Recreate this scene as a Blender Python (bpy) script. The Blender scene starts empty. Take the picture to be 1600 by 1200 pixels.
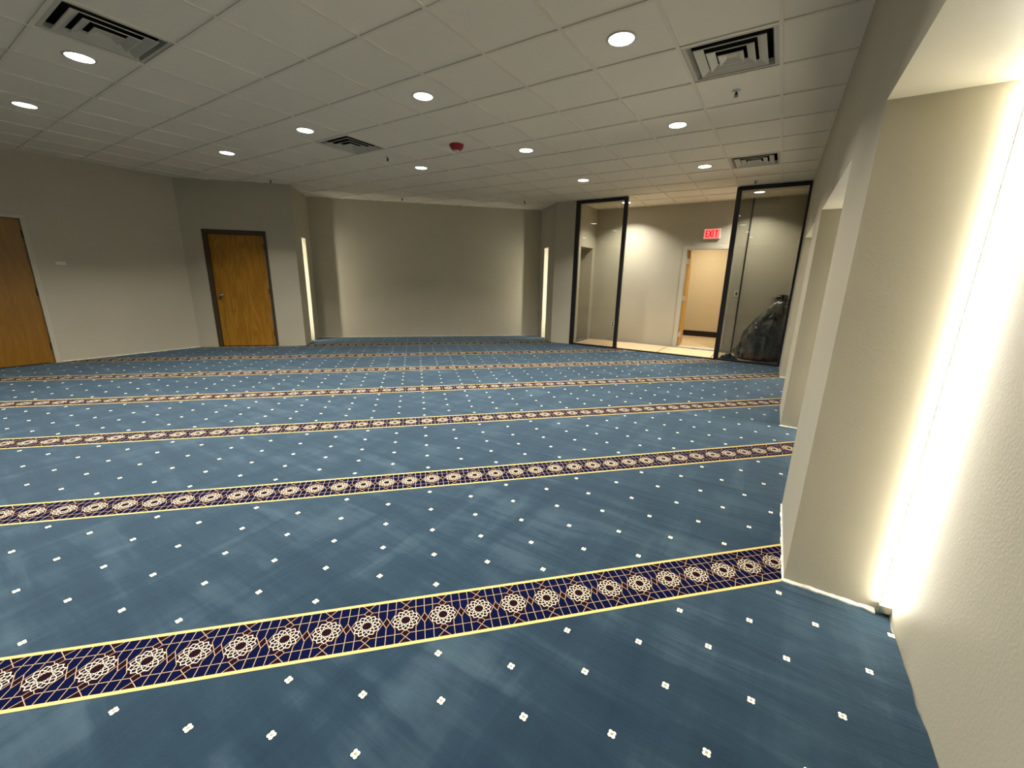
import bpy, bmesh, math, random
from mathutils import Vector, Matrix, noise
C = bpy.context.scene.collection
scene = bpy.context.scene
PI = math.pi
# ------------------------------------------------------------------ camera, world, exposure
CAM_H = 1.38
H = 2.963                      # ceiling height
U = 0.6096                     # ceiling module
GX, GY = 0.24656, -2.21846     # ceiling grid node (0,0) = (-GX, -GY)
fpx, yaw, pitch, roll = 642.92, -0.5625394, -0.2503087, 0.0211735
w = Vector((math.sin(yaw)*math.cos(pitch), math.cos(yaw)*math.cos(pitch), math.sin(pitch)))
r0 = Vector((math.cos(yaw), -math.sin(yaw), 0)); u0 = r0.cross(w)
r = math.cos(roll)*r0 + math.sin(roll)*u0
u = -math.sin(roll)*r0 + math.cos(roll)*u0
cd = bpy.data.cameras.new('camera'); cam = bpy.data.objects.new('camera', cd); C.objects.link(cam)
cam.matrix_world = Matrix(((r.x, u.x, -w.x, 0), (r.y, u.y, -w.y, 0), (r.z, u.z, -w.z, CAM_H), (0, 0, 0, 1)))
cd.sensor_fit = 'HORIZONTAL'; cd.sensor_width = 36; cd.lens = 36*fpx/1600; cd.clip_start = 0.02
scene.camera = cam
scene.view_settings.view_transform = 'Standard'; scene.view_settings.look = 'None'
scene.view_settings.gamma = 1; scene.view_settings.use_curve_mapping = False
scene.view_settings.exposure = 0.70
wd = bpy.data.worlds.new('world'); scene.world = wd; wd.use_nodes = True
wd.node_tree.nodes['Background'].inputs[0].default_value = (0.02, 0.02, 0.018, 1)
DOWN_W = 25.0                  # power of one ceiling downlight
LED_E = 42.0                   # radiance of the LED strips
DOWN_COL = (1.0, 0.95, 0.85); LED_COL = (1.0, 0.95, 0.81)
scene.cycles.diffuse_bounces = 6
scene.cycles.sample_clamp_indirect = 6

# ------------------------------------------------------------------ materials
def mat(name, col, rough=0.7, spec=0.3, metal=0.0, **kw):
    m = bpy.data.materials.new(name); m.use_nodes = True
    b = m.node_tree.nodes['Principled BSDF']
    b.inputs['Base Color'].default_value = (*col, 1); b.inputs['Roughness'].default_value = rough
    b.inputs['Specular IOR Level'].default_value = spec; b.inputs['Metallic'].default_value = metal
    for k, v in kw.items(): b.inputs[k.replace('_', ' ')].default_value = v
    return m
def nodes(m): return m.node_tree.nodes, m.node_tree.links, m.node_tree.nodes['Principled BSDF']
def bump(m, scale, strength, dist=0.002, detail=3):
    n, l, b = nodes(m)
    tc = n.new('ShaderNodeTexCoord'); t = n.new('ShaderNodeTexNoise'); t.inputs['Scale'].default_value = scale
    t.inputs['Detail'].default_value = detail
    bp = n.new('ShaderNodeBump'); bp.inputs['Strength'].default_value = strength; bp.inputs['Distance'].default_value = dist
    l.new(tc.outputs['Object'], t.inputs['Vector']); l.new(t.outputs['Fac'], bp.inputs['Height']); l.new(bp.outputs['Normal'], b.inputs['Normal'])
    return t
def mottle(m, c1, c2, scale, lo=0.35, hi=0.65, mapscale=(1, 1, 1), rot=(0, 0, 0), detail=4, distort=0.0):
    n, l, b = nodes(m)
    tc = n.new('ShaderNodeTexCoord'); mp = n.new('ShaderNodeMapping'); mp.inputs['Scale'].default_value = mapscale; mp.inputs['Rotation'].default_value = rot
    t = n.new('ShaderNodeTexNoise'); t.inputs['Scale'].default_value = scale; t.inputs['Detail'].default_value = detail; t.inputs['Distortion'].default_value = distort
    cr = n.new('ShaderNodeValToRGB'); cr.color_ramp.elements[0].position = lo; cr.color_ramp.elements[1].position = hi
    cr.color_ramp.elements[0].color = (*c1, 1); cr.color_ramp.elements[1].color = (*c2, 1)
    l.new(tc.outputs['Object'], mp.inputs['Vector']); l.new(mp.outputs['Vector'], t.inputs['Vector'])
    l.new(t.outputs['Fac'], cr.inputs['Fac']); l.new(cr.outputs['Color'], b.inputs['Base Color'])
    return cr
WALL = mat('wall_paint', (0.46, 0.425, 0.33), 0.55, 0.35); bump(WALL, 90, 0.22, 0.003)
mottle(WALL, (0.445, 0.412, 0.318), (0.47, 0.435, 0.34), 1.5)
CORR = mat('corridor_paint', (0.50, 0.42, 0.28), 0.6)
TILE = mat('ceiling_tile', (0.86, 0.80, 0.68), 0.9, 0.1); bump(TILE, 350, 0.25, 0.001)
TBAR = mat('ceiling_grid_metal', (0.80, 0.74, 0.63), 0.55, 0.3)
SLAB = mat('floor_slab', (0.12, 0.115, 0.10), 0.8); mottle(SLAB, (0.05, 0.05, 0.045), (0.22, 0.21, 0.18), 9)
CORFL = mat('corridor_floor', (0.42, 0.33, 0.20), 0.35, 0.5)
BLACKBASE = mat('black_rubber_base', (0.012, 0.011, 0.011), 0.4)
PLASTER = mat('raw_plaster', (0.72, 0.70, 0.60), 0.8); mottle(PLASTER, (0.50, 0.50, 0.42), (0.8, 0.78, 0.68), 30)
WHITE = mat('white_metal_trim', (0.62, 0.60, 0.52), 0.4)
VENTM = mat('vent_metal', (0.52, 0.50, 0.43), 0.4, 0.4)
DUCT = mat('dark_duct', (0.02, 0.018, 0.014), 0.9)
FRAMEBLK = mat('black_aluminium', (0.008, 0.007, 0.008), 0.35, 0.5)
DKFRAME = mat('dark_bronze_door_frame', (0.060, 0.042, 0.024), 0.45)
LTFRAME = mat('pale_door_frame', (0.50, 0.47, 0.38), 0.4)
CHROME = mat('satin_chrome', (0.65, 0.62, 0.55), 0.25, 0.5, 1.0)
STEEL = mat('hinge_steel', (0.75, 0.72, 0.65), 0.35, 0.5, 0.6)
RED = mat('red_plastic', (0.30, 0.008, 0.012), 0.3, 0.5)
CLEAR = mat('strobe_lens', (0.75, 0.72, 0.66), 0.1, 0.6)
DARKP = mat('dark_slots', (0.03, 0.028, 0.024), 0.5)
PLATE = mat('white_plastic_plate', (0.68, 0.66, 0.58), 0.35)
SIGNW = mat('sign_housing', (0.75, 0.72, 0.66), 0.4)
def emis(name, col, s):
    m = bpy.data.materials.new(name); m.use_nodes = True; n = m.node_tree.nodes; n.clear()
    e = n.new('ShaderNodeEmission'); e.inputs[0].default_value = (*col, 1); e.inputs[1].default_value = s
    o = n.new('ShaderNodeOutputMaterial'); m.node_tree.links.new(e.outputs[0], o.inputs[0]); return m
LENS = emis('downlight_lens', (1, 0.96, 0.86), 9.0)
LEDM = emis('led_diffuser', LED_COL, LED_E)
LEDN = emis('led_diffuser_narrow', LED_COL, LED_E*1.2)
SIGNF = emis('sign_face_glow', (1.0, 0.13, 0.11), 1.25)
SIGNL = emis('sign_letters_glow', (0.75, 0.0, 0.005), 0.9)
def wood(name, c1, c2, c3, rotz):
    m = mat(name, c1, 0.35, 0.45); n, l, b = nodes(m)
    tc = n.new('ShaderNodeTexCoord'); mp = n.new('ShaderNodeMapping'); mp.inputs['Rotation'].default_value = (0, 0, rotz); mp.inputs['Scale'].default_value = (5, 5, 0.55)
    t = n.new('ShaderNodeTexNoise'); t.inputs['Scale'].default_value = 1.3; t.inputs['Detail'].default_value = 2; t.inputs['Distortion'].default_value = 0.6
    l.new(tc.outputs['Object'], mp.inputs['Vector']); l.new(mp.outputs['Vector'], t.inputs['Vector'])
    mu = n.new('ShaderNodeMath'); mu.operation = 'MULTIPLY'; mu.inputs[1].default_value = 34; l.new(t.outputs['Fac'], mu.inputs[0])
    si = n.new('ShaderNodeMath'); si.operation = 'SINE'; l.new(mu.outputs[0], si.inputs[0])
    ma = n.new('ShaderNodeMapRange'); ma.inputs['From Min'].default_value = -1; ma.inputs['From Max'].default_value = 1; l.new(si.outputs[0], ma.inputs['Value'])
    fi = n.new('ShaderNodeTexNoise'); fi.inputs['Scale'].default_value = 14; fi.inputs['Detail'].default_value = 5; l.new(mp.outputs['Vector'], fi.inputs['Vector'])
    ad = n.new('ShaderNodeMath'); ad.operation = 'MULTIPLY_ADD'; ad.inputs[1].default_value = 0.35; l.new(ma.outputs[0], ad.inputs[0]); l.new(fi.outputs['Fac'], ad.inputs[2])
    cr = n.new('ShaderNodeValToRGB'); e = cr.color_ramp.elements; e[0].position = 0.3; e[0].color = (*c1, 1); e[1].position = 0.95; e[1].color = (*c3, 1)
    k = e.new(0.6); k.color = (*c2, 1)
    l.new(ad.outputs[0], cr.inputs['Fac']); l.new(cr.outputs['Color'], b.inputs['Base Color']); return m
WOOD1 = wood('oak_veneer_left', (0.21, 0.090, 0.003), (0.235, 0.105, 0.004), (0.27, 0.125, 0.007), 0)
WOOD2 = wood('oak_veneer_corner', (0.27, 0.118, 0.006), (0.31, 0.14, 0.009), (0.40, 0.20, 0.022), -PI/4)
WOOD3 = mat('oak_door_edge', (0.55, 0.30, 0.07), 0.45)
PLY = mat('tan_underlay', (0.70, 0.44, 0.20), 0.5); mottle(PLY, (0.50, 0.35, 0.20), (0.62, 0.45, 0.27), 3, mapscale=(1, 6, 1))
def glass(name, tint, rough=0.0):
    m = bpy.data.materials.new(name); m.use_nodes = True; n = m.node_tree.nodes; l = m.node_tree.links; n.clear()
    tr = n.new('ShaderNodeBsdfTransparent'); tr.inputs[0].default_value = (*tint, 1)
    gl = n.new('ShaderNodeBsdfGlossy'); gl.inputs['Roughness'].default_value = rough; gl.inputs[0].default_value = (1, 1, 1, 1)
    fr = n.new('ShaderNodeFresnel'); fr.inputs[0].default_value = 1.5
    mx = n.new('ShaderNodeMixShader'); o = n.new('ShaderNodeOutputMaterial')
    l.new(fr.outputs[0], mx.inputs[0]); l.new(tr.outputs[0], mx.inputs[1]); l.new(gl.outputs[0], mx.inputs[2]); l.new(mx.outputs[0], o.inputs[0]); return m
GLASS1 = glass('clear_glass', (0.80, 0.80, 0.77))
GLASS2 = glass('smoked_glass', (0.60, 0.60, 0.57))
# carpet
CARPET = mat('blue_carpet_pile', (0.05, 0.09, 0.12), 0.95, 0.1)
def carpet_nodes(m):
    n, l, b = nodes(m)
    b.inputs['Sheen Weight'].default_value = 0.30; b.inputs['Sheen Roughness'].default_value = 0.5; b.inputs['Sheen Tint'].default_value = (0.55, 0.75, 0.95, 1)
    tc = n.new('ShaderNodeTexCoord')
    def nz(scale, ms, rot, detail, dist):
        mp = n.new('ShaderNodeMapping'); mp.inputs['Scale'].default_value = ms; mp.inputs['Rotation'].default_value = (0, 0, rot)
        t = n.new('ShaderNodeTexNoise'); t.inputs['Scale'].default_value = scale; t.inputs['Detail'].default_value = detail; t.inputs['Distortion'].default_value = dist
        t.inputs['Roughness'].default_value = 0.6
        l.new(tc.outputs['Object'], mp.inputs['Vector']); l.new(mp.outputs['Vector'], t.inputs['Vector']); return t
    a = nz(1.5, (0.6, 4.0, 1), -0.25, 7, 0.7); c = nz(1.2, (4.0, 0.7, 1), 0.85, 7, 0.5); d = nz(2.2, (0.8, 4.5, 1), -0.95, 6, 0.8)
    m1 = n.new('ShaderNodeMath'); m1.operation = 'ADD'; l.new(a.outputs['Fac'], m1.inputs[0]); l.new(c.outputs['Fac'], m1.inputs[1])
    m2 = n.new('ShaderNodeMath'); m2.operation = 'MULTIPLY_ADD'; m2.inputs[1].default_value = 0.5; l.new(d.outputs['Fac'], m2.inputs[0]); l.new(m1.outputs[0], m2.inputs[2])
    m3 = n.new('ShaderNodeMath'); m3.operation = 'MULTIPLY'; m3.inputs[1].default_value = 0.4; l.new(m2.outputs[0], m3.inputs[0])
    cr = n.new('ShaderNodeValToRGB'); e = cr.color_ramp.elements
    e[0].position = 0.36; e[0].color = (0.0065, 0.017, 0.032, 1); e[1].position = 0.66; e[1].color = (0.038, 0.064, 0.086, 1)
    k = e.new(0.5); k.color = (0.0115, 0.027, 0.044, 1)
    l.new(m3.outputs[0], cr.inputs['Fac']); l.new(cr.outputs['Color'], b.inputs['Base Color'])
    f = nz(260, (1, 1, 1), 0, 2, 0)
    bp = n.new('ShaderNodeBump'); bp.inputs['Strength'].default_value = 0.35; bp.inputs['Distance'].default_value = 0.003; l.new(f.outputs['Fac'], bp.inputs['Height'])
    b2 = n.new('ShaderNodeBump'); b2.inputs['Strength'].default_value = 0.5; b2.inputs['Distance'].default_value = 0.03; l.new(m3.outputs[0], b2.inputs['Height']); l.new(bp.outputs['Normal'], b2.inputs['Normal'])
    l.new(b2.outputs['Normal'], b.inputs['Normal'])
carpet_nodes(CARPET)
NAVY = mat('navy_yarn', (0.003, 0.0045, 0.022), 0.95, 0.0)
MAROON = mat('maroon_yarn', (0.011, 0.004, 0.007), 0.95, 0.0)
YELLOW = mat('yellow_yarn', (0.56, 0.42, 0.15), 0.9, 0.0)
TANY = mat('tan_yarn', (0.38, 0.26, 0.17), 0.9, 0.0)
CREAM = mat('cream_yarn', (0.78, 0.68, 0.52), 0.9, 0.0)
DOTW = mat('ivory_yarn', (0.80, 0.78, 0.64), 0.9, 0.0)
DOTG = mat('gold_yarn', (0.30, 0.24, 0.07), 0.9, 0.1)
DOTD = mat('dark_outline_yarn', (0.010, 0.016, 0.020), 0.95, 0.1)

# ------------------------------------------------------------------ mesh helpers
class MB:
    def __init__(s): s.v = []; s.f = []; s.m = []; s.sm = []
    def add(s, vs, fs, mi=0, smooth=False):
        o = len(s.v); s.v += [tuple(x) for x in vs]
        for f in fs: s.f.append([i+o for i in f]); s.m.append(mi); s.sm.append(smooth)
    def box(s, lo, hi, mi=0, M=None):
        x0, y0, z0 = lo; x1, y1, z1 = hi
        vs = [Vector(p) for p in ((x0,y0,z0),(x1,y0,z0),(x1,y1,z0),(x0,y1,z0),(x0,y0,z1),(x1,y0,z1),(x1,y1,z1),(x0,y1,z1))]
        if M: vs = [M @ p for p in vs]
        s.add(vs, [(0,3,2,1),(4,5,6,7),(0,1,5,4),(1,2,6,5),(2,3,7,6),(3,0,4,7)], mi)
    def lathe(s, prof, n=24, M=None, mi=0, cap=True, smooth=True):
        vs = []; fs = []
        for (rr, z) in prof:
            for k in range(n):
                a = 2*PI*k/n; p = Vector((rr*math.cos(a), rr*math.sin(a), z)); vs.append(M @ p if M else p)
        for j in range(len(prof)-1):
            for k in range(n): fs.append((j*n+k, j*n+(k+1)%n, (j+1)*n+(k+1)%n, (j+1)*n+k))
        s.add(vs, fs, mi, smooth)
        if cap:
            s.add(vs[:n], [tuple(range(n))[::-1]], mi); s.add(vs[-n:], [tuple(range(n))], mi)
    def build(s, name, mats, parent=None, bevel=0):
        me = bpy.data.meshes.new(name); me.from_pydata(s.v, [], s.f)
        for m in (mats if isinstance(mats, (list, tuple)) else [mats]): me.materials.append(m)
        me.polygons.foreach_set('material_index', s.m); me.polygons.foreach_set('use_smooth', s.sm)
        me.update(); o = bpy.data.objects.new(name, me); C.objects.link(o)
        if parent: o.parent = parent
        if bevel:
            b = o.modifiers.new('bevel', 'BEVEL'); b.width = bevel; b.segments = 2; b.limit_method = 'ANGLE'
        return o
def empty(name, loc=(0, 0, 0), rz=0):
    o = bpy.data.objects.new(name, None); C.objects.link(o); o.location = loc; o.rotation_euler = (0, 0, rz); return o
def tag(o, label=None, cat=None, group=None, kind=None):
    if label: o['label'] = label
    if cat: o['category'] = cat
    if group: o['group'] = group
    if kind: o['kind'] = kind
    return o
def struct(o): o['kind'] = 'structure'; return o
def copy_tree(o, parent=None):
    c = o.copy(); C.objects.link(c); c.parent = parent
    for ch in list(o.children): copy_tree(ch, c)
    return c
def frame_M(A, ang):          # local x along the wall, local y outward-left, z up
    return Matrix.Translation((A[0], A[1], 0)) @ Matrix.Rotation(ang, 4, 'Z')
def wall(name, A, B, th, openings=(), niche_back=False, z1=H+0.05, pre=0, post=0, m=None, z0=-0.06):
    """wall face runs A->B; the room is on its right, the body on its left; openings (u0,u1,top)"""
    A = Vector((*A, 0)); B = Vector((*B, 0)); L = (B-A).length; ang = math.atan2(B.y-A.y, B.x-A.x); M = frame_M(A, ang)
    mb = MB(); cur = -pre
    for (a, b, top) in sorted(openings):
        mb.box((cur, 0, z0), (a, th, z1), 0, M); mb.box((a, 0, top), (b, th, z1), 0, M)
        if niche_back: mb.box((a-0.02, th, z0), (b+0.02, th+0.08, z1), 0, M)
        cur = b
    mb.box((cur, 0, z0), (L+post, th, z1), 0, M)
    o = struct(mb.build(name, m or WALL)); return o, M

# ------------------------------------------------------------------ the shell
P_L1 = (-9.16, 3.37); P_PIL = (-7.845, 4.685); P_BL = (-8.686, 5.526); P_BR = (-5.046, 9.166); P_PR = (-4.262, 8.382)
GY0 = 8.38
VY = 9.64                       # vestibule back wall
wall('wall_left', (-9.16, -4.2), P_L1, 0.14, [(0.57+4.2-0.06, 1.52+4.2, 2.10)], pre=0.1, post=0.05)
w2, M2 = wall('wall_door_side', P_L1, P_PIL, 0.14, [(0.325, 1.37, 2.125)])
wall('wall_niche_side_left', P_PIL, P_BL, 0.38, [(0.48, 0.78, 2.09)], True, pre=-0.14)
wall('wall_back', P_BL, P_BR, 0.14, pre=0.2, post=0.2)
wall('wall_niche_side_right', P_BR, P_PR, 0.38, [(0.34, 0.64, 2.09)], True, post=0)
wall('wall_stub', (P_PR[0], GY0), (-3.81, GY0), 0.14)
wall('wall_vestibule_left', (-3.83, 8.50), (-3.83, VY), 0.28, [(0.29, 0.97, 2.10)], True, post=0.05)
wall('wall_vestibule_back', (-3.9, VY), (-0.69, VY), 0.13, [(2.08, 2.98, 2.08)])
wall('wall_vestibule_right', (-0.69, VY-0.02), (0.9, VY-0.02), 0.15)
# right wall, 0.4 m thick, with a row of full height niches; A->B must keep the room on its right
NW = [(-2.28, -0.49), (0.35, 2.14), (2.97, 4.77), (5.60, 7.40)]
YB = 9.9; RD = 0.387          # wall front plane is a hair off square with the grid
XR = lambda y: 0.235-0.0075*y
wall('wall_right', (XR(YB), YB), (XR(-4.2), -4.2), RD, [(YB-b, YB-a, 2.03) for a, b in NW], True)
wall('wall_front', (0.9, -4.2), (-9.3, -4.2), 0.14)
# corridor beyond the exit door
wall('wall_corridor_far', (-4.5, 11.9), (1.2, 11.9), 0.1, m=CORR)
wall('wall_corridor_left', (-3.6, VY+0.13), (-3.6, 11.95), 0.1, m=CORR)
wall('wall_corridor_right', (0.9, 11.95), (0.9, VY+0.13), 0.1, m=CORR)
mb = MB(); mb.box((-3.6, 11.885, -0.008), (0.9, 11.9, 0.14)); struct(mb.build('baseboard_corridor', BLACKBASE))
mb = MB(); mb.box((-10.2, -4.4, -0.12), (1.3, 12.1, -0.008)); struct(mb.build('floor', SLAB))
mb = MB(); mb.box((-3.6, VY+0.02, -0.008), (0.9, 11.9, -0.001)); struct(mb.build('floor_corridor', CORFL))
mb = MB(); mb.box((-0.70, VY-0.045, 0), (-0.675, VY, H)); struct(mb.build('shadow_gap_strip', DARKP))  # dark strip painted in for the shadow gap at the wall step

# carpet in two dimensional (s,t) coordinates, 45.4 degrees to the room
CA = math.radians(45.4); sv = (math.cos(CA), math.sin(CA)); tv = (-sv[1], sv[0])
room = [(-9.16, -4.2), (XR(-4.2), -4.2)]
for a, b in NW: room += [(XR(a), a), (XR(a)+RD, a), (XR(b)+RD, b), (XR(b), b)]
room += [(XR(GY0), GY0+0.02), (-3.81, GY0+0.02), (-3.81, GY0), P_PR]
def along(P, Q, t): 
    L = math.hypot(Q[0]-P[0], Q[1]-P[1]); return (P[0]+(Q[0]-P[0])*t/L, P[1]+(Q[1]-P[1])*t/L)
def out(p, a, d): return (p[0]+math.cos(a)*d, p[1]+math.sin(a)*d)
e1, e2 = along(P_PR, P_BR, 1.109-0.64), along(P_PR, P_BR, 1.109-0.34)
room += [e1, out(e1, PI/4, .38), out(e2, PI/4, .38), e2, P_BR, P_BL]
e1, e2 = along(P_BL, P_PIL, 1.19-0.78), along(P_BL, P_PIL, 1.19-0.48)
room += [e1, out(e1, -3*PI/4, .38), out(e2, -3*PI/4, .38), e2, P_PIL, P_L1]
def inside(x, y, poly):
    c = False; n = len(poly); j = n-1
    for i in range(n):
        xi, yi = poly[i]; xj, yj = poly[j]
        if (yi > y) != (yj > y) and x < (xj-xi)*(y-yi)/(yj-yi)+xi: c = not c
        j = i
    return c
rnd = random.Random(4)
edge = []
for i in range(len(room)):
    P = Vector(room[i]); Q = Vector(room[(i+1) % len(room)]); L = (Q-P).length; d = (Q-P)/L; nrm = Vector((-d.y, d.x))
    n = max(1, int(L/0.09))
    for k in range(n):
        q = P+d*(L*k/n)
        if k: q = q+nrm*(0.002+0.010*noise.noise((q.x*5, q.y*5, 1.3))**2*6+rnd.random()*0.002)
        edge.append((q.x, q.y))
cb = bmesh.new()
vt = [cb.verts.new((x, y, 0)) for x, y in edge]
top = cb.faces.new(vt)
ex = bmesh.ops.extrude_face_region(cb, geom=[top])
for g in ex['geom']:
    if isinstance(g, bmesh.types.BMVert): g.co.z = -0.0079
bmesh.ops.recalc_face_normals(cb, faces=cb.faces)
cme = bpy.data.meshes.new('carpet'); cb.to_mesh(cme); cb.free()
cme.materials.append(CARPET); carpet = bpy.data.objects.new('carpet', cme); C.objects.link(carpet)
tag(carpet, 'blue wall-to-wall carpet with small ivory flower motifs covering the hall floor', 'carpet')
def W2(s, t): return (s*sv[0]+t*tv[0], s*sv[1]+t*tv[1])
roomx = []                       # a slightly larger outline: the pattern runs under the wall edges
big = [(-9.28, -4.25), (0.6, -4.25), (0.6, GY0+0.01), (-3.81, GY0+0.01), (-4.2, GY0+0.01), (-4.95, 9.13), (-5.1, 9.24), (-8.76, 5.58), (-8.76, 5.42), (-7.96, 4.63), (-9.28, 3.31)]
Z1, Z2, Z3, Z4 = 0.0004, 0.0008, 0.0012, 0.0016
def quad2(mb, pts, z, mi, test=True):
    ps = [W2(*p) for p in pts]
    if test:
        for x, y in ps:
            if not inside(x, y, big): return
    mb.add([(x, y, z) for x, y in ps], [tuple(range(len(ps)))], mi)
def seg(mb, p, q, wd_, z, mi):
    dx, dy = q[0]-p[0], q[1]-p[1]; L = math.hypot(dx, dy); nx, ny = -dy/L*wd_/2, dx/L*wd_/2
    ex_, ey = dx/L*wd_*0.25, dy/L*wd_*0.25
    quad2(mb, [(p[0]-ex_-nx, p[1]-ey-ny), (q[0]+ex_-nx, q[1]+ey-ny), (q[0]+ex_+nx, q[1]+ey+ny), (p[0]-ex_+nx, p[1]-ey+ny)], z, mi)
SP = 0.15264; S0 = 0.065; T0 = 1.4655; TP = 1.238; HW = 0.123; IW = 0.109
pol = lambda rr, d: (rr*math.cos(math.radians(d)), rr*math.sin(math.radians(d)))
def waver(s, k): return 0.0025*noise.noise((s*1.3, k*7.1, 0.5))
for k in range(-5, 8):
    tc_ = T0+TP*k
    # range of s where the stripe is in the room
    S = [i*0.05 for i in range(-260, 260) if inside(*W2(i*0.05, tc_), big)]
    if not S: continue
    sa, sb = min(S)-0.3, max(S)+0.3
    mb = MB(); n0 = math.floor((sa-S0)/SP); n1 = math.ceil((sb-S0)/SP)
    s = sa
    while s < sb:
        e = s+0.04
        quad2(mb, [(s, tc_-IW), (e, tc_-IW), (e, tc_+IW), (s, tc_+IW)], Z1, 0)
        for sg in (-1, 1):
            a0, a1 = waver(s, k+sg*.3), waver(e, k+sg*.3)
            quad2(mb, [(s, tc_+sg*IW+a0), (e, tc_+sg*IW+a1), (e, tc_+sg*HW+a1), (s, tc_+sg*HW+a0)][::sg], Z3, 1)
        s = e
    near = k in (-1, 0, 1, 2, 3)
    for n in range(n0, n1+1):
        c0 = S0+n*SP; R_ = 0.0525
        X = lambda uu, vv: (c0+uu*SP, tc_+vv*IW)
        # maroon ground round the rosette and in the diamonds
        quad2(mb, [X(-.38, 0), X(-.27, .36), X(-.11, .60), X(.11, .60), X(.27, .36), X(.38, 0), X(.27, -.36), X(.11, -.60), X(-.11, -.60), X(-.27, -.36)][::-1], Z2, 2)
        quad2(mb, [X(.38, 0), X(.5, -.22), X(.62, 0), X(.5, .22)], Z2, 2)
        for sg in (-1, 1):
            quad2(mb, [X(0, .78*sg), X(.16, 1*sg), X(-.16, 1*sg)][::sg], Z2, 2)
            quad2(mb, [X(0, .78*sg), X(-.11, .60*sg), X(.11, .60*sg)][::sg], Z2, 2)
            quad2(mb, [X(-.27, 1*sg), X(-.27, .60*sg), X(-.14, .60*sg), X(-.05, .76*sg), X(-.18, 1*sg)][::sg], Z2, 3) if False else None
        lw = 0.0024
        for sg in (-1, 1):
            seg(mb, X(.11, .6*sg), X(.89, .6*sg), lw, Z3, 4)
            seg(mb, X(.11, .6*sg), X(-.16, 1*sg), lw, Z3, 4); seg(mb, X(-.11, .6*sg), X(.16, 1*sg), lw, Z3, 4)
            seg(mb, X(.11, .6*sg), X(.04, .48*sg), lw, Z3, 4); seg(mb, X(-.11, .6*sg), X(-.04, .48*sg), lw, Z3, 4)
            for uu in (.27, .73): seg(mb, X(uu, 1*sg), X(uu, .36*sg), lw, Z3, 4)
            seg(mb, X(.27, .36*sg), X(.5, -.24*sg), lw, Z3, 4); seg(mb, X(.73, .36*sg), X(.5, -.24*sg), lw, Z3, 4)
            seg(mb, X(.5, 1*sg), X(.5, .24*sg), lw, Z3, 4)
        rw = 0.0028
        for q in range(12):
            D = 30*q
            g = lambda rr, d: (c0+rr*R_*math.cos(math.radians(d)), tc_+rr*R_*math.sin(math.radians(d)))
            seg(mb, g(.84, D-15), g(1, D), rw, Z4, 5); seg(mb, g(1, D), g(.84, D+15), rw, Z4, 5)
            seg(mb, g(.84, D+15), g(.60, D), rw*.75, Z4, 5); seg(mb, g(.84, D-15), g(.60, D), rw*.75, Z4, 5)
            seg(mb, g(.60, D), g(.42, D+15), rw*.75, Z4, 5); seg(mb, g(.60, D), g(.42, D-15), rw*.75, Z4, 5)
            if near: seg(mb, g(.42, D+15), g(.36, D), rw*.7, Z4, 5); seg(mb, g(.42, D-15), g(.36, D), rw*.7, Z4, 5)
    o = mb.build('row_stripe', [NAVY, YELLOW, MAROON, NAVY, TANY, CREAM], carpet)
    o['label'] = 'navy stripe with cream rosettes and yellow edges'
# small flowers between the rows
mb = MB()
def flower(s, t, z):
    x, y = W2(s, t)
    if not inside(x, y, big): return
    for (rr, off, zz, mi) in ((0.0098, 0.0078, Z1, 2), (0.0072, 0.0078, Z2, 0)):
        for q in range(4):
            a = PI/2*q; cs, ct = s+off*math.cos(a), t+off*math.sin(a)
            pts = []
            for i in range(8):
                b = 2*PI*i/8; du = rr*math.cos(b)*0.92; dv = rr*math.sin(b)*0.92
                pts.append((cs+du*math.cos(a)-dv*math.sin(a), ct+du*math.sin(a)+dv*math.cos(a)))
            quad2(mb, pts, zz, mi, False)
    q = 0.0052
    quad2(mb, [(s-q, t), (s, t-q), (s+q, t), (s, t+q)], Z3, 1, False)
for k in range(-6, 8):
    tc_ = T0+TP*k
    for m_ in range(-50, 50):
        s = 0.045+0.2585*m_
        if m_ % 2 == 0:
            for q in range(5): flower(s-(.010 if k == -1 else 0), tc_+0.184+0.2175*q+(.033 if k == -1 and q < 4 else 0), 0)
        else:
            for q in range(4): flower(s-(.010 if k == -1 else 0), tc_+0.2928+0.2175*q+(.033 if k == -1 and q < 3 else 0), 0)
fl = mb.build('flower_motifs', [DOTW, DOTG, DOTD], carpet); fl['kind'] = 'stuff'; fl['label'] = 'tiny ivory four-petal flower motifs'

# ragged plaster line at the foot of the niche sides
def ragged(name, P, Q, hgt, off, sd):
    rn = random.Random(sd); P = Vector(P); Q = Vector(Q); L = (Q-P).length; d = (Q-P)/L; nr = Vector((d.y, -d.x))
    mb = MB(); n = max(8, int(L/0.015)); vs = []
    for i in range(n+1):
        p = P+d*L*i/n; hh = hgt*(0.75+0.8*abs(noise.noise((i*0.21, sd, 0)))+0.15*rn.random()); oo = off*(0.7+1.3*abs(noise.noise((i*0.15, sd+5, 0)))+0.25*rn.random())
        q = p+nr*oo
        vs += [(p.x, p.y, hh), (q.x, q.y, hh*0.45), (q.x, q.y, -0.006)]
    mb.add(vs, [(3*i+j, 3*i+j+1, 3*i+j+4, 3*i+j+3) for i in range(n) for j in (0, 1)])
    return struct(mb.build(name, PLASTER))
ragged('trim_2', (0.21, 2.14), (0.555, 2.14), 0.014, 0.014, 3)
ragged('trim_3', (0.19, 4.77), (0.60, 4.77), 0.012, 0.012, 8)
ragged('trim_4', (0.19, 7.40), (0.60, 7.40), 0.012, 0.012, 12)
ragged('trim_5', (XR(2.97), 2.97), (XR(2.14), 2.14), 0.008, 0.008, 15)
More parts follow.
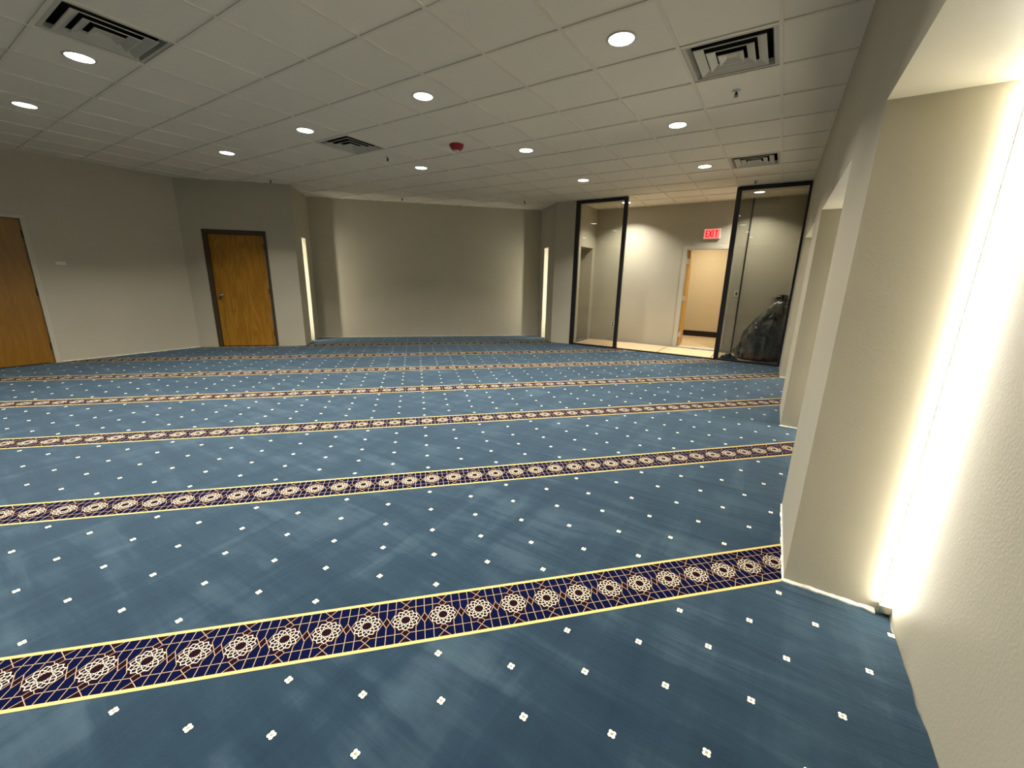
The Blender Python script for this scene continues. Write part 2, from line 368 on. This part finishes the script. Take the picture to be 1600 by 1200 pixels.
#ragged('trim_6', (XR(2.14)+RD, 2.14), (XR(.35)+RD, 0.35), 0.004, 0.003, 16)
ragged('trim_7', P_BL, P_BR, 0.010, 0.012, 17)
ragged('trim_8', (-9.16, 1.54), P_L1, 0.010, 0.012, 18)

# ------------------------------------------------------------------ ceiling
vents = [(-7, -2), (-8, 2), (-1, 2), (-1, 7)]      # cell lower corners (i, j)
mb = MB(); gx = lambda i: i*U-GX; gy = lambda j: j*U-GY
i0, i1, j0, j1 = -16, 3, -11, 17
hole = set(vents)
for i in range(i0, i1):
    for j in range(j0, j1):
        if (i, j) in hole: continue
        mb.add([(gx(i), gy(j), H), (gx(i), gy(j+1), H), (gx(i+1), gy(j+1), H), (gx(i+1), gy(j), H)], [(0, 1, 2, 3)])
        mb.add([(gx(i), gy(j), H+.015), (gx(i), gy(j+1), H+.015), (gx(i+1), gy(j+1), H+.015), (gx(i+1), gy(j), H+.015)], [(3, 2, 1, 0)])
ceil = struct(mb.build('ceiling', TILE))
mb = MB()
for i in range(i0, i1+1): mb.box((gx(i)-.012, gy(j0), H-.009), (gx(i)+.012, gy(j1), H+.02))
for j in range(j0, j1+1):
    for i in range(i0, i1): mb.box((gx(i)+.012, gy(j)-.012, H-.008), (gx(i+1)-.012, gy(j)+.012, H+.02))
g_ = mb.build('ceiling_grid', TBAR, ceil)

# ------------------------------------------------------------------ doors
def hinge(M, parent, z, mt=STEEL):
    mb = MB(); mb.box((-.012, -.004, z-.05), (.012, .004, z+.05), 0, M); mb.lathe([(.007, z-.055), (.007, z+.055)], 10, M @ Matrix.Translation((0, -.008, 0)))
    return mb.build('hinge', mt, parent)
def knob(M, parent):
    mb = MB(); R90 = Matrix.Rotation(PI/2, 4, 'X')
    mb.lathe([(.040, 0), (.040, .006), (.014, .010), (.011, .035), (.022, .042), (.028, .052), (.026, .064), (.014, .070)], 20, M @ R90)
    return mb.build('door_knob', CHROME, parent)
# left door (in the left wall, x = -9.16), local x along the wall
MA = frame_M((-9.16, 0), PI/2)
mb = MB(); mb.box((.57, .03, 0.004), (1.47, .075, 2.055), 0, MA); d1 = struct(mb.build('door_1', WOOD1, bevel=.002))
mb = MB()
for a, b in ((.505, .567), (1.473, 1.53)): mb.box((a, -.012, -.006), (b, .13, 2.06), 0, MA)
mb.box((.505, -.012, 2.06), (1.53, .13, 2.11), 0, MA); o = mb.build('door_frame', LTFRAME, d1, bevel=.003); o['label'] = 'pale painted metal frame'
for z in (.25, 1.05, 1.85): hinge(MA @ Matrix.Translation((1.47, .026, 0)), d1, z, DKFRAME)
# corner door
MB2 = frame_M(P_L1, PI/4)
x0 = 0.325; x1 = 1.37
mb = MB(); mb.box((x0+.065, .045, .012), (x1-.065, .09, 2.06), 0, MB2); d2 = struct(mb.build('door_2', WOOD2, bevel=.002))
mb = MB()
for a, b in ((x0, x0+.062), (x1-.055, x1)): mb.box((a, -.015, -.006), (b, .13, 2.065), 0, MB2)
mb.box((x0, -.015, 2.065), (x1, .13, 2.135), 0, MB2); o = mb.build('door_frame', DKFRAME, d2, bevel=.004); o['label'] = 'dark bronze metal frame'
knob(MB2 @ Matrix.Translation((x0+.145, .045, .97)), d2)
mb = MB(); mb.box((x1-.070, .028, .012), (x1-.056, .0455, 2.06), 0, MB2); o = mb.build('lit_gap_strip', PLATE, d2); o['label'] = 'pale strip coloured as the lit gap at the hinge edge'  # pale colour stands in for light in the gap beside the leaf
for z in (.25, 1.05, 1.85): hinge(MB2 @ Matrix.Translation((x1-.06, .018, 0)), d2, z, DKFRAME)
# exit door: frame in the vestibule wall and the leaf swung into the corridor
LM = Matrix.Translation((-1.775, VY+.10, 0)) @ Matrix.Rotation(math.radians(97), 4, 'Z')
mb = MB(); mb.box((0, -.045, .01), (.80, 0, 2.04), 0, LM); d3 = struct(mb.build('door_3', WOOD3, bevel=.002))
mb = MB()
for a, b in ((-1.865, -1.785), (-.945, -.865)): mb.box((a, VY-.018, -.006), (b, VY+.14, 2.05))
mb.box((-1.865, VY-.018, 2.05), (-.865, VY+.14, 2.12)); o = mb.build('door_frame', LTFRAME, d3, bevel=.004); o['label'] = 'pale painted metal frame'
for z in (.26, 1.04, 1.82):
    mb = MB(); mb.box((-1.788, VY+.075, z-.055), (-1.735, VY+.088, z+.055)); mb.lathe([(.009, z-.06), (.009, z+.06)], 10, Matrix.Translation((-1.778, VY+.07, 0))); mb.build('hinge', STEEL, d3)
mb = MB(); mb.box((-1.78, VY-.01, -.008), (-.95, VY+.13, .006)); o = mb.build('threshold', STEEL, d3)

# ------------------------------------------------------------------ glass partition
def panel(name, x0, x1, lw, rw, gm, label, seam=None):
    root = empty(name, ((x0+x1)/2, GY0+.03, 0)); tag(root, label, 'glass panel', 'framed glass panels of the partition')
    c = (x0+x1)/2; mb = MB(); a, b = x0-c, x1-c
    mb.box((a, -.03, 0.001), (a+lw, .03, H-.006)); mb.box((b-rw, -.03, 0.001), (b, .03, H-.006))
    mb.box((a+lw, -.03, H-.068), (b-rw, .03, H-.006)); mb.box((a+lw, -.03, 0.001), (b-rw, .03, .032))
    o = mb.build('frame', FRAMEBLK, root, bevel=.002); o['label'] = 'black metal frame'
    mb = MB(); mb.box((a+lw-.005, -.004, .03), (b-rw+.005, .004, H-.066)); mb.build('glass_pane', gm, root)
    return root
panel('glass_partition_panel', -3.81, -2.735, .09, .072, GLASS1, 'tall black-framed glass panel beside the wall stub, left of the opening')
panel('glass_partition_panel', -.876, .198, .078, .06, GLASS2, 'tall black-framed glass panel beside the right wall, in front of the plastic bag')
mb = MB(); mb.box((-2.735, GY0, .001), (-.876, GY0+.06, .018)); mb.box((-2.735, GY0+.025, .018), (-.876, GY0+.035, .024))
tag(mb.build('floor_track', FRAMEBLK), 'thin black metal floor track between the two glass panels', 'floor track')

# ------------------------------------------------------------------ vestibule things
rb = random.Random(9)
def sheet(x0, x1, y0, y1, z, label):
    mb = MB(); n = 24; vs = []
    for i in range(n+1):
        x = x0+(x1-x0)*i/n
        vs += [(x, y0+.02*noise.noise((x*3, 1, z*50)), z+.006), (x, y1+.05*noise.noise((x*2.4, 4, z*90)), z+.006), (x, y0+.02*noise.noise((x*3, 1, z*50)), z), (x, y1+.05*noise.noise((x*2.4, 4, z*90)), z)]
    fs = []
    for i in range(n):
        a = 4*i; b = a+4; fs += [(a, b, b+1, a+1), (a+2, a+3, b+3, b+2), (a, a+2, b+2, b), (a+1, b+1, b+3, a+3)]
    fs += [(0, 1, 3, 2), (4*n, 4*n+2, 4*n+3, 4*n+1)]
    mb.add(vs, fs); return tag(mb.build('underlay_board', PLY), label, 'floor board', 'tan boards on the vestibule floor')
sheet(-3.78, -1.95, 8.49, 9.50, -.007, 'tan underlay board on the floor behind the left glass panel')
sheet(-1.93, -.95, 8.49, 9.45, -.007, 'tan underlay board on the floor in front of the exit door')
sheet(-.93, .14, 8.49, 9.40, -.007, 'tan underlay board on the floor under the plastic bag')

# exit sign
root = empty('exit_sign', (-1.345, VY-.03, 2.345)); tag(root, 'lit red EXIT sign on the wall above the open doorway', 'exit sign')
mb = MB(); mb.box((-.155, -.025, -.10), (.155, .028, .10)); mb.build('housing', SIGNW, root, bevel=.008)
mb = MB(); mb.box((-.142, -.029, -.088), (.142, -.0245, .088)); mb.build('face', SIGNF, root)
mb = MB(); zt, zb = .065, -.065; t_ = .019; yy0, yy1 = -.032, -.0285
def bar(p, q, wd_):
    dx, dz = q[0]-p[0], q[1]-p[1]; L = math.hypot(dx, dz); M = Matrix.Translation((p[0], 0, p[1])) @ Matrix.Rotation(-math.atan2(dz, dx), 4, 'Y'); mb.box((0, yy0, -wd_/2), (L, yy1, wd_/2), 0, M)
x = -.118; bar((x+t_/2, zb), (x+t_/2, zt), t_); [bar((x, zz), (x+.05, zz), t_) for zz in (zt-t_/2, 0, zb+t_/2)]
x = -.058; bar((x, zb), (x+.058, zt), t_); bar((x, zt), (x+.058, zb), t_)
bar((.020, zb), (.020, zt), t_)
bar((.048, zt-t_/2), (.112, zt-t_/2), t_); bar((.080, zb), (.080, zt), t_)
mb.build('exit_letters', SIGNL, root)
# outlet and switch on vestibule walls, sensor on left wall
def plate(name, loc, rz, wd_, hg, label, cat, kind):
    root = empty(name, loc, rz); tag(root, label, cat)
    mb = MB(); mb.box((-wd_/2, -.006, -hg/2), (wd_/2, 0, hg/2)); mb.build('cover_plate', PLATE, root, bevel=.002)
    if kind == 'outlet':
        for zz in (-.028, .028):
            mb = MB(); mb.box((-.017, -.009, zz-.018), (.017, -.006, zz+.018)); mb.build('socket', DARKP, root, bevel=.004)
    elif kind == 'switch':
        mb = MB(); mb.box((-.016, -.010, -.033), (.016, -.006, .033)); mb.build('rocker', DARKP, root, bevel=.002)
    return root
plate('wall_outlet', (-3.27, VY, .39), 0, .075, .12, 'power outlet low on the vestibule wall behind the left glass panel', 'outlet', 'outlet')
plate('light_switch', (-.77+.02, VY-.002, 1.18), 0, .075, .12, 'light switch on the vestibule wall right of the exit doorway', 'switch', 'switch')
root = empty('room_sensor', (-9.16, 1.775, 1.465), PI/2); tag(root, 'small white rectangular sensor box on the left wall', 'sensor')
mb = MB(); mb.box((-.055, -.022, -.026), (.055, 0, .026)); mb.build('housing', PLATE, root, bevel=.006)
mb = MB(); mb.box((-.068, -.004, -.030), (-.040, 0, .030)); mb.build('back_plate', VENTM, root, bevel=.002)

# bag of rubbish behind the smoked glass
BAG = mat('grey_plastic_film', (0.045, 0.045, 0.04), 0.16, 0.8); bump(BAG, 9, 0.9, 0.03, 5)
mottle(BAG, (0.02, 0.02, 0.018), (0.28, 0.27, 0.24), 5, 0.45, 0.75, mapscale=(1.6, 1, .5), rot=(0, -.8, 0), distort=1.5)
lev = [(0, -.20, .32, .24), (.03, -.21, .375, .29), (.12, -.21, .39, .31), (.24, -.17, .37, .30), (.38, -.13, .37, .28), (.52, -.10, .345, .26), (.66, -.06, .31, .23), (.80, -.01, .26, .19), (.94, .03, .20, .14), (1.04, .06, .14, .09), (1.10, .08, .07, .05), (1.15, .09, .06, .06), (1.20, .08, .07, .07)]
mb = MB(); nn = 72; vs = []; rows = []
def interp(z):
    for a, b in zip(lev, lev[1:]):
        if a[0] <= z <= b[0]:
            q = (z-a[0])/(b[0]-a[0]); return [a[i]+(b[i]-a[i])*q for i in range(4)]
    return lev[-1]
zs = [i*1.2/60 for i in range(61)]
for z in zs:
    _, cx, rx, ry = interp(z)
    for k in range(nn):
        a = 2*PI*k/nn; cr_ = 1+.045*math.sin(7*a+5*noise.noise((z*2, a, 0))+z*9)+.06*abs(noise.noise((4*math.cos(a), 4*math.sin(a), z*3+4)))+.10*noise.noise((3*math.cos(a), 3*math.sin(a), z*5))+.05*noise.noise((8*math.cos(a), 8*math.sin(a), z*9))
        vs.append((min(.145-(-0.0), cx+rx*cr_*math.cos(a)), ry*cr_*math.sin(a), z))
fs = [(j*nn+k, j*nn+(k+1) % nn, (j+1)*nn+(k+1) % nn, (j+1)*nn+k) for j in range(60) for k in range(nn)]
mb.add(vs, fs, 0, True); mb.add(vs[:nn], [tuple(range(nn))[::-1]]); mb.add(vs[-nn:], [tuple(range(nn))])
bag = empty('rubbish_bag', (0, 9.0, .001)); tag(bag, 'large grey plastic bag full of rubbish slumped behind the right glass panel', 'bag')
mb.build('plastic_film', BAG, bag)
LAB = mat('paper_label', (0.45, 0.43, 0.38), 0.6)
mb = MB(); LMx = Matrix.Translation((-.125, -.165, .70)) @ Matrix.Rotation(math.radians(-48), 4, 'Y') @ Matrix.Rotation(math.radians(12), 4, 'X')
for a, b, c, d in ((-.09, -.045, -.045, .045), (-.035, -.04, .045, .03)): mb.box((a, 0, b), (c, .003, d), 0, LMx)
o = mb.build('printed_label', LAB, bag); o['label'] = 'pale printed label patches'
# bristly bundle above the bag
BRI = mat('dark_brown_bristle', (0.02, 0.010, 0.007), 0.6)
mb = MB(); rr_ = random.Random(3)
for i in range(150):
    th = rr_.uniform(-.9, .9); ph = rr_.uniform(-.6, .6); L = rr_.uniform(.12, .30); base = Vector((rr_.uniform(-.03, .05), rr_.uniform(-.05, .05), rr_.uniform(-.07, .03)))
    d = Vector((-math.cos(th)*math.cos(ph), math.sin(ph), math.sin(th)*.55)); side = d.cross(Vector((0, 1, .2))).normalized()*.0028; mid = base+d*L*.5+Vector((0, 0, -.01)); tip = base+d*L+Vector((0, 0, -.035))
    mb.add([base-side, base+side, mid+side, mid-side, tip], [(0, 1, 2, 3), (3, 2, 4)])
mb.lathe([(.02, -.12), (.032, -.06), (.03, .0), (.01, .02)], 14)
o = mb.build('bristle_bundle', BRI); o.location = (.12, 9.34, 1.13)
mb = MB(); mb.lathe([(.012, -1.129), (.012, -.10)], 10); h_ = mb.build('handle', BRI, o)
tag(o, 'dark brown bristly brush head propped above the plastic bag behind the glass', 'brush')
# dark teal offcut
TEAL = mat('teal_offcut', (0.012, 0.03, 0.034), 0.9); bump(TEAL, 30, .6, .01)
mb = MB(); vs = []; n1_, n2_ = 28, 16
for i in range(n1_+1):
    for j in range(n2_+1):
        a, b = i/n1_, j/n2_; hgt = math.sin(PI*a)*math.sin(PI*b); vs.append((-.17+.34*a, -.09+.18*b, .003+hgt*(.09+.09*noise.noise((a*6, b*5, 2)))+.012*abs(noise.noise((a*18, b*16, 3)))))
mb.add(vs, [(i*(n2_+1)+j, (i+1)*(n2_+1)+j, (i+1)*(n2_+1)+j+1, i*(n2_+1)+j+1) for i in range(n1_) for j in range(n2_)], 0, True)
o = mb.build('carpet_offcut', TEAL); o.location = (-.64, 8.56, 0); tag(o, 'crumpled dark teal carpet offcut on the floor left of the plastic bag', 'carpet offcut')

# ------------------------------------------------------------------ ceiling fixtures
def make_down():
    root = empty('downlight')
    mb = MB(); mb.lathe([(.100, 0), (.100, -.003), (.094, -.006), (.086, -.006), (.083, -.002), (.083, 0)], 40, cap=False); mb.build('trim_ring', WHITE, root)
    mb = MB(); mb.lathe([(.0835, -.0015), (.0835, -.003)], 40); mb.build('lens', LENS, root)
    ld = bpy.data.lights.new('lamp', 'AREA'); ld.shape = 'DISK'; ld.size = .16; ld.energy = DOWN_W; ld.color = DOWN_COL; ld.spread = math.radians(122)
    lo = bpy.data.objects.new('lamp', ld); C.objects.link(lo); lo.parent = root; lo.location = (0, 0, -.012)
    return root
def cell(i, j): return ((i)*U-GX, (j)*U-GY, H)
DL = [(-1.5, 1.5, 'round downlight nearest the camera, left of the square vent by the right wall'),
      (-1.5, 4.5, 'round downlight right of centre, between the nearest downlight and the glass partition'),
      (-1.5, 7.5, 'round downlight close to the small vent before the glass partition'),
      (-4.5, 1.5, 'round downlight in the middle of the ceiling, nearer than the red alarm'),
      (-4.5, 4.5, 'round downlight just right of the red alarm'),
      (-4.5, 7.5, 'round downlight farthest in the middle, toward the left glass panel'),
      (-7.5, 1.5, 'round downlight just left of the middle ceiling vent'),
      (-7.5, 4.5, 'round downlight behind the middle ceiling vent, toward the back wall'),
      (-10.5, 1.5, 'round downlight above and right of the corner wooden door'),
      (-7.5, -1.5, 'round downlight beside the large vent at the upper left'),
      (-10.5, -1.5, 'leftmost round downlight, near the left wall')]
proto = make_down(); first = True
for i, j, lab in DL:
    o = proto if first else copy_tree(proto); first = False
    o.location = cell(i, j); tag(o, lab, 'downlight', 'round recessed downlights in the hall ceiling')
for i, j in [(-4.5, -1.5), (-1.5, -1.5), (-10.5, -4.5), (-7.5, -4.5), (-4.5, -4.5), (-1.5, -4.5)]:
    o = copy_tree(proto); o.location = cell(i, j); tag(o, 'round downlight in the ceiling out of view behind the camera', 'downlight', 'downlights out of view')
for (x, y, lab) in ((-.58, 9.03, 'round downlight in the vestibule ceiling seen through the right glass panel'), (-2.98, 9.03, 'round downlight in the vestibule ceiling behind the right post of the left glass panel')):
    o = copy_tree(proto); o.location = (x, y, H); tag(o, lab, 'downlight', 'vestibule downlights')
ld = None
o = copy_tree(proto); o.location = (-1.6, 10.9, H); tag(o, 'round downlight in the corridor ceiling beyond the exit doorway, out of view', 'downlight')
for ch in o.children:
    if ch.type == 'LIGHT': ch.data = ch.data.copy(); ch.data.energy = DOWN_W*1.3; ch.data.color = (1, .84, .6)
# vents
def make_vent():
    root = empty('ceiling_vent')
    a = U/2-.013; mb = MB()
    def frus(o, zo, i_, zi, two=True):
        vs = [(sx*o, sy*o, zo) for sx, sy in ((-1, -1), (1, -1), (1, 1), (-1, 1))]+[(sx*i_, sy*i_, zi) for sx, sy in ((-1, -1), (1, -1), (1, 1), (-1, 1))]
        mb.add(vs, [(k, (k+1) % 4, 4+(k+1) % 4, 4+k) for k in range(4)])
    frus(a, -.002, .264, -.004); frus(.264, -.004, .250, .035); mb.build('outer_frame', VENTM, root)
    for (o1, zo, i2, zi) in ((.224, -.012, .166, .010), (.150, -.014, .098, .008), (.080, -.016, .034, .004)):
        mb = MB(); frus(o1, zo, o1-.006, zo-.0005); frus(o1-.006, zo-.0005, i2, zi); frus(o1, zo, o1+.0015, zo+.004); frus(o1+.0015, zo+.004, i2+.003, zi+.002)
        if o1 < .09:
            mb.add([(-i2, -i2, zi), (i2, -i2, zi), (i2, i2, zi), (-i2, i2, zi)], [(0, 3, 2, 1)])
        mb.build('louvre_ring', VENTM, root)
    mb = MB()
    vs = [(sx*a, sy*a, .0) for sx, sy in ((-1, -1), (1, -1), (1, 1), (-1, 1))]+[(sx*a, sy*a, .16) for sx, sy in ((-1, -1), (1, -1), (1, 1), (-1, 1))]
    mb.add(vs, [(k, 4+k, 4+(k+1) % 4, (k+1) % 4) for k in range(4)]+[(4, 7, 6, 5)]); mb.build('duct_box', DUCT, root)
    return root
vl = ['large square louvred vent at the upper left of the ceiling', 'square louvred vent in the middle of the ceiling, left of the red alarm', 'large square louvred vent nearest the right wall niches', 'small distant square louvred vent right before the glass partition']
vp = make_vent()
for k, (i, j) in enumerate(vents):
    o = vp if k == 0 else copy_tree(vp); o.location = cell(i+.5, j+.5); tag(o, vl[k], 'ceiling vent', 'square ceiling vents')
# sprinklers
def make_spr():
    root = empty('sprinkler_head')
    mb = MB(); mb.lathe([(.033, 0), (.033, -.003), (.018, -.010), (.012, -.011)], 20); mb.build('escutcheon', WHITE, root)
    mb = MB(); mb.lathe([(.009, -.010), (.009, -.028), (.005, -.030), (.005, -.05)], 12)
    for sx in (-1, 1):
        mb.box((sx*.013-.002, -.003, -.052), (sx*.013+.002, .003, -.026)); mb.box((min(0, sx*.013), -.003, -.030), (max(0, sx*.013), .003, -.026))
        mb.box((min(0, sx*.013), -.003, -.054), (max(0, sx*.013), .003, -.050))
    mb.build('frame_arms', DARKP, root)
    mb = MB(); mb.lathe([(.006, -.054), (.020, -.056), (.020, -.058), (.006, -.059)], 16); mb.build('deflector', STEEL, root)
    return root
sp = make_spr()
SL = [(-.53, 3.53, 'sprinkler head between the large right vent and the glass partition'), (-.57, 9.54, 'sprinkler head just in front of the right glass panel'),
      (-7.5, 3.45, 'sprinkler head just behind the middle ceiling vent'), (-10.95, 7.1, 'sprinkler head near the middle of the back wall top'),
      (-7.47, 9.42, 'sprinkler head near the right end of the back wall top'), (-12.38, 3.45, 'sprinkler head in front of the corner pillar beside the wooden door')]
for k, (i, j, lab) in enumerate(SL):
    o = sp if k == 0 else copy_tree(sp); o.location = cell(i, j); tag(o, lab, 'sprinkler', 'ceiling sprinkler heads')
# fire alarm
root = empty('fire_alarm', cell(-5.55, 3.52)); tag(root, 'round red fire alarm strobe on the middle of the ceiling', 'fire alarm')
mb = MB(); mb.lathe([(.088, 0), (.090, -.012), (.084, -.020), (.074, -.045), (.055, -.060), (.03, -.063)], 32); mb.build('horn_body', RED, root)
mb = MB(); mb.lathe([(.030, -.060), (.028, -.078), (.016, -.088), (.004, -.090)], 20); mb.build('strobe_lens', CLEAR, root)
# LED strips in the niches
def led(name, corner, ax, nx, z0, z1, label, em=None):
    """corner: where the side face meets the niche back; ax points into the back, nx away from the side face"""
    root = empty(name, (corner[0], corner[1], z0)); tag(root, label, 'led light', 'vertical LED strips in the wall niches')
    L = z1-z0; A = Vector((ax[0], ax[1], 0)); N = Vector((nx[0], nx[1], 0))
    def prism(mb, pts, a, b):
        vs = [A*p[0]+N*p[1]+Vector((0, 0, a)) for p in pts]+[A*p[0]+N*p[1]+Vector((0, 0, b)) for p in pts]; n = len(pts)
        mb.add(vs, [(k, (k+1) % n, n+(k+1) % n, n+k) for k in range(n)]+[tuple(range(n))[::-1], tuple(range(n, 2*n))])
    mb = MB(); prism(mb, [(-.0365, 0), (-.002, 0), (-.002, .004), (-.0365, .004), (-.0365, .001)], 0, L)
    mb.build('channel', WHITE, root)
    mb = MB(); prism(mb, [(-.046, .001), (-.002, .001), (-.002, .018), (-.044, .022)], -.034, 0); mb.build('end_cap', CHROME, root)
    arc = [(-.036, .014), (-.031, .0175), (-.007, .0175), (-.004, .0155), (-.004, .0035), (-.036, .0035)]
    mb = MB(); prism(mb, arc, .001, L-.001); mb.build('diffuser', em or LEDM, root)
    return root
for (a, b), lab in zip(NW, ['vertical LED strip in the niche behind the camera', 'glowing vertical LED strip in the corner of the nearest wall niche', 'vertical LED strip hidden in the second wall niche from the camera', 'vertical LED strip hidden in the third wall niche from the camera']):
    led('led_strip', (XR(b)+RD, b), (1, 0), (0, -1), .05, 2.02, lab)
q = .70710678
pL = out(along(P_PIL, P_BL, .48), -3*PI/4, .38); led('led_strip', pL, (-q, -q), (-q, q), .05, 2.07, 'vertical LED strip in the narrow niche left of the back wall', LEDN)
pR = out(along(P_BR, P_PR, .64), PI/4, .38); led('led_strip', pR, (q, q), (-q, q), .05, 2.07, 'vertical LED strip in the narrow niche right of the back wall', LEDN)
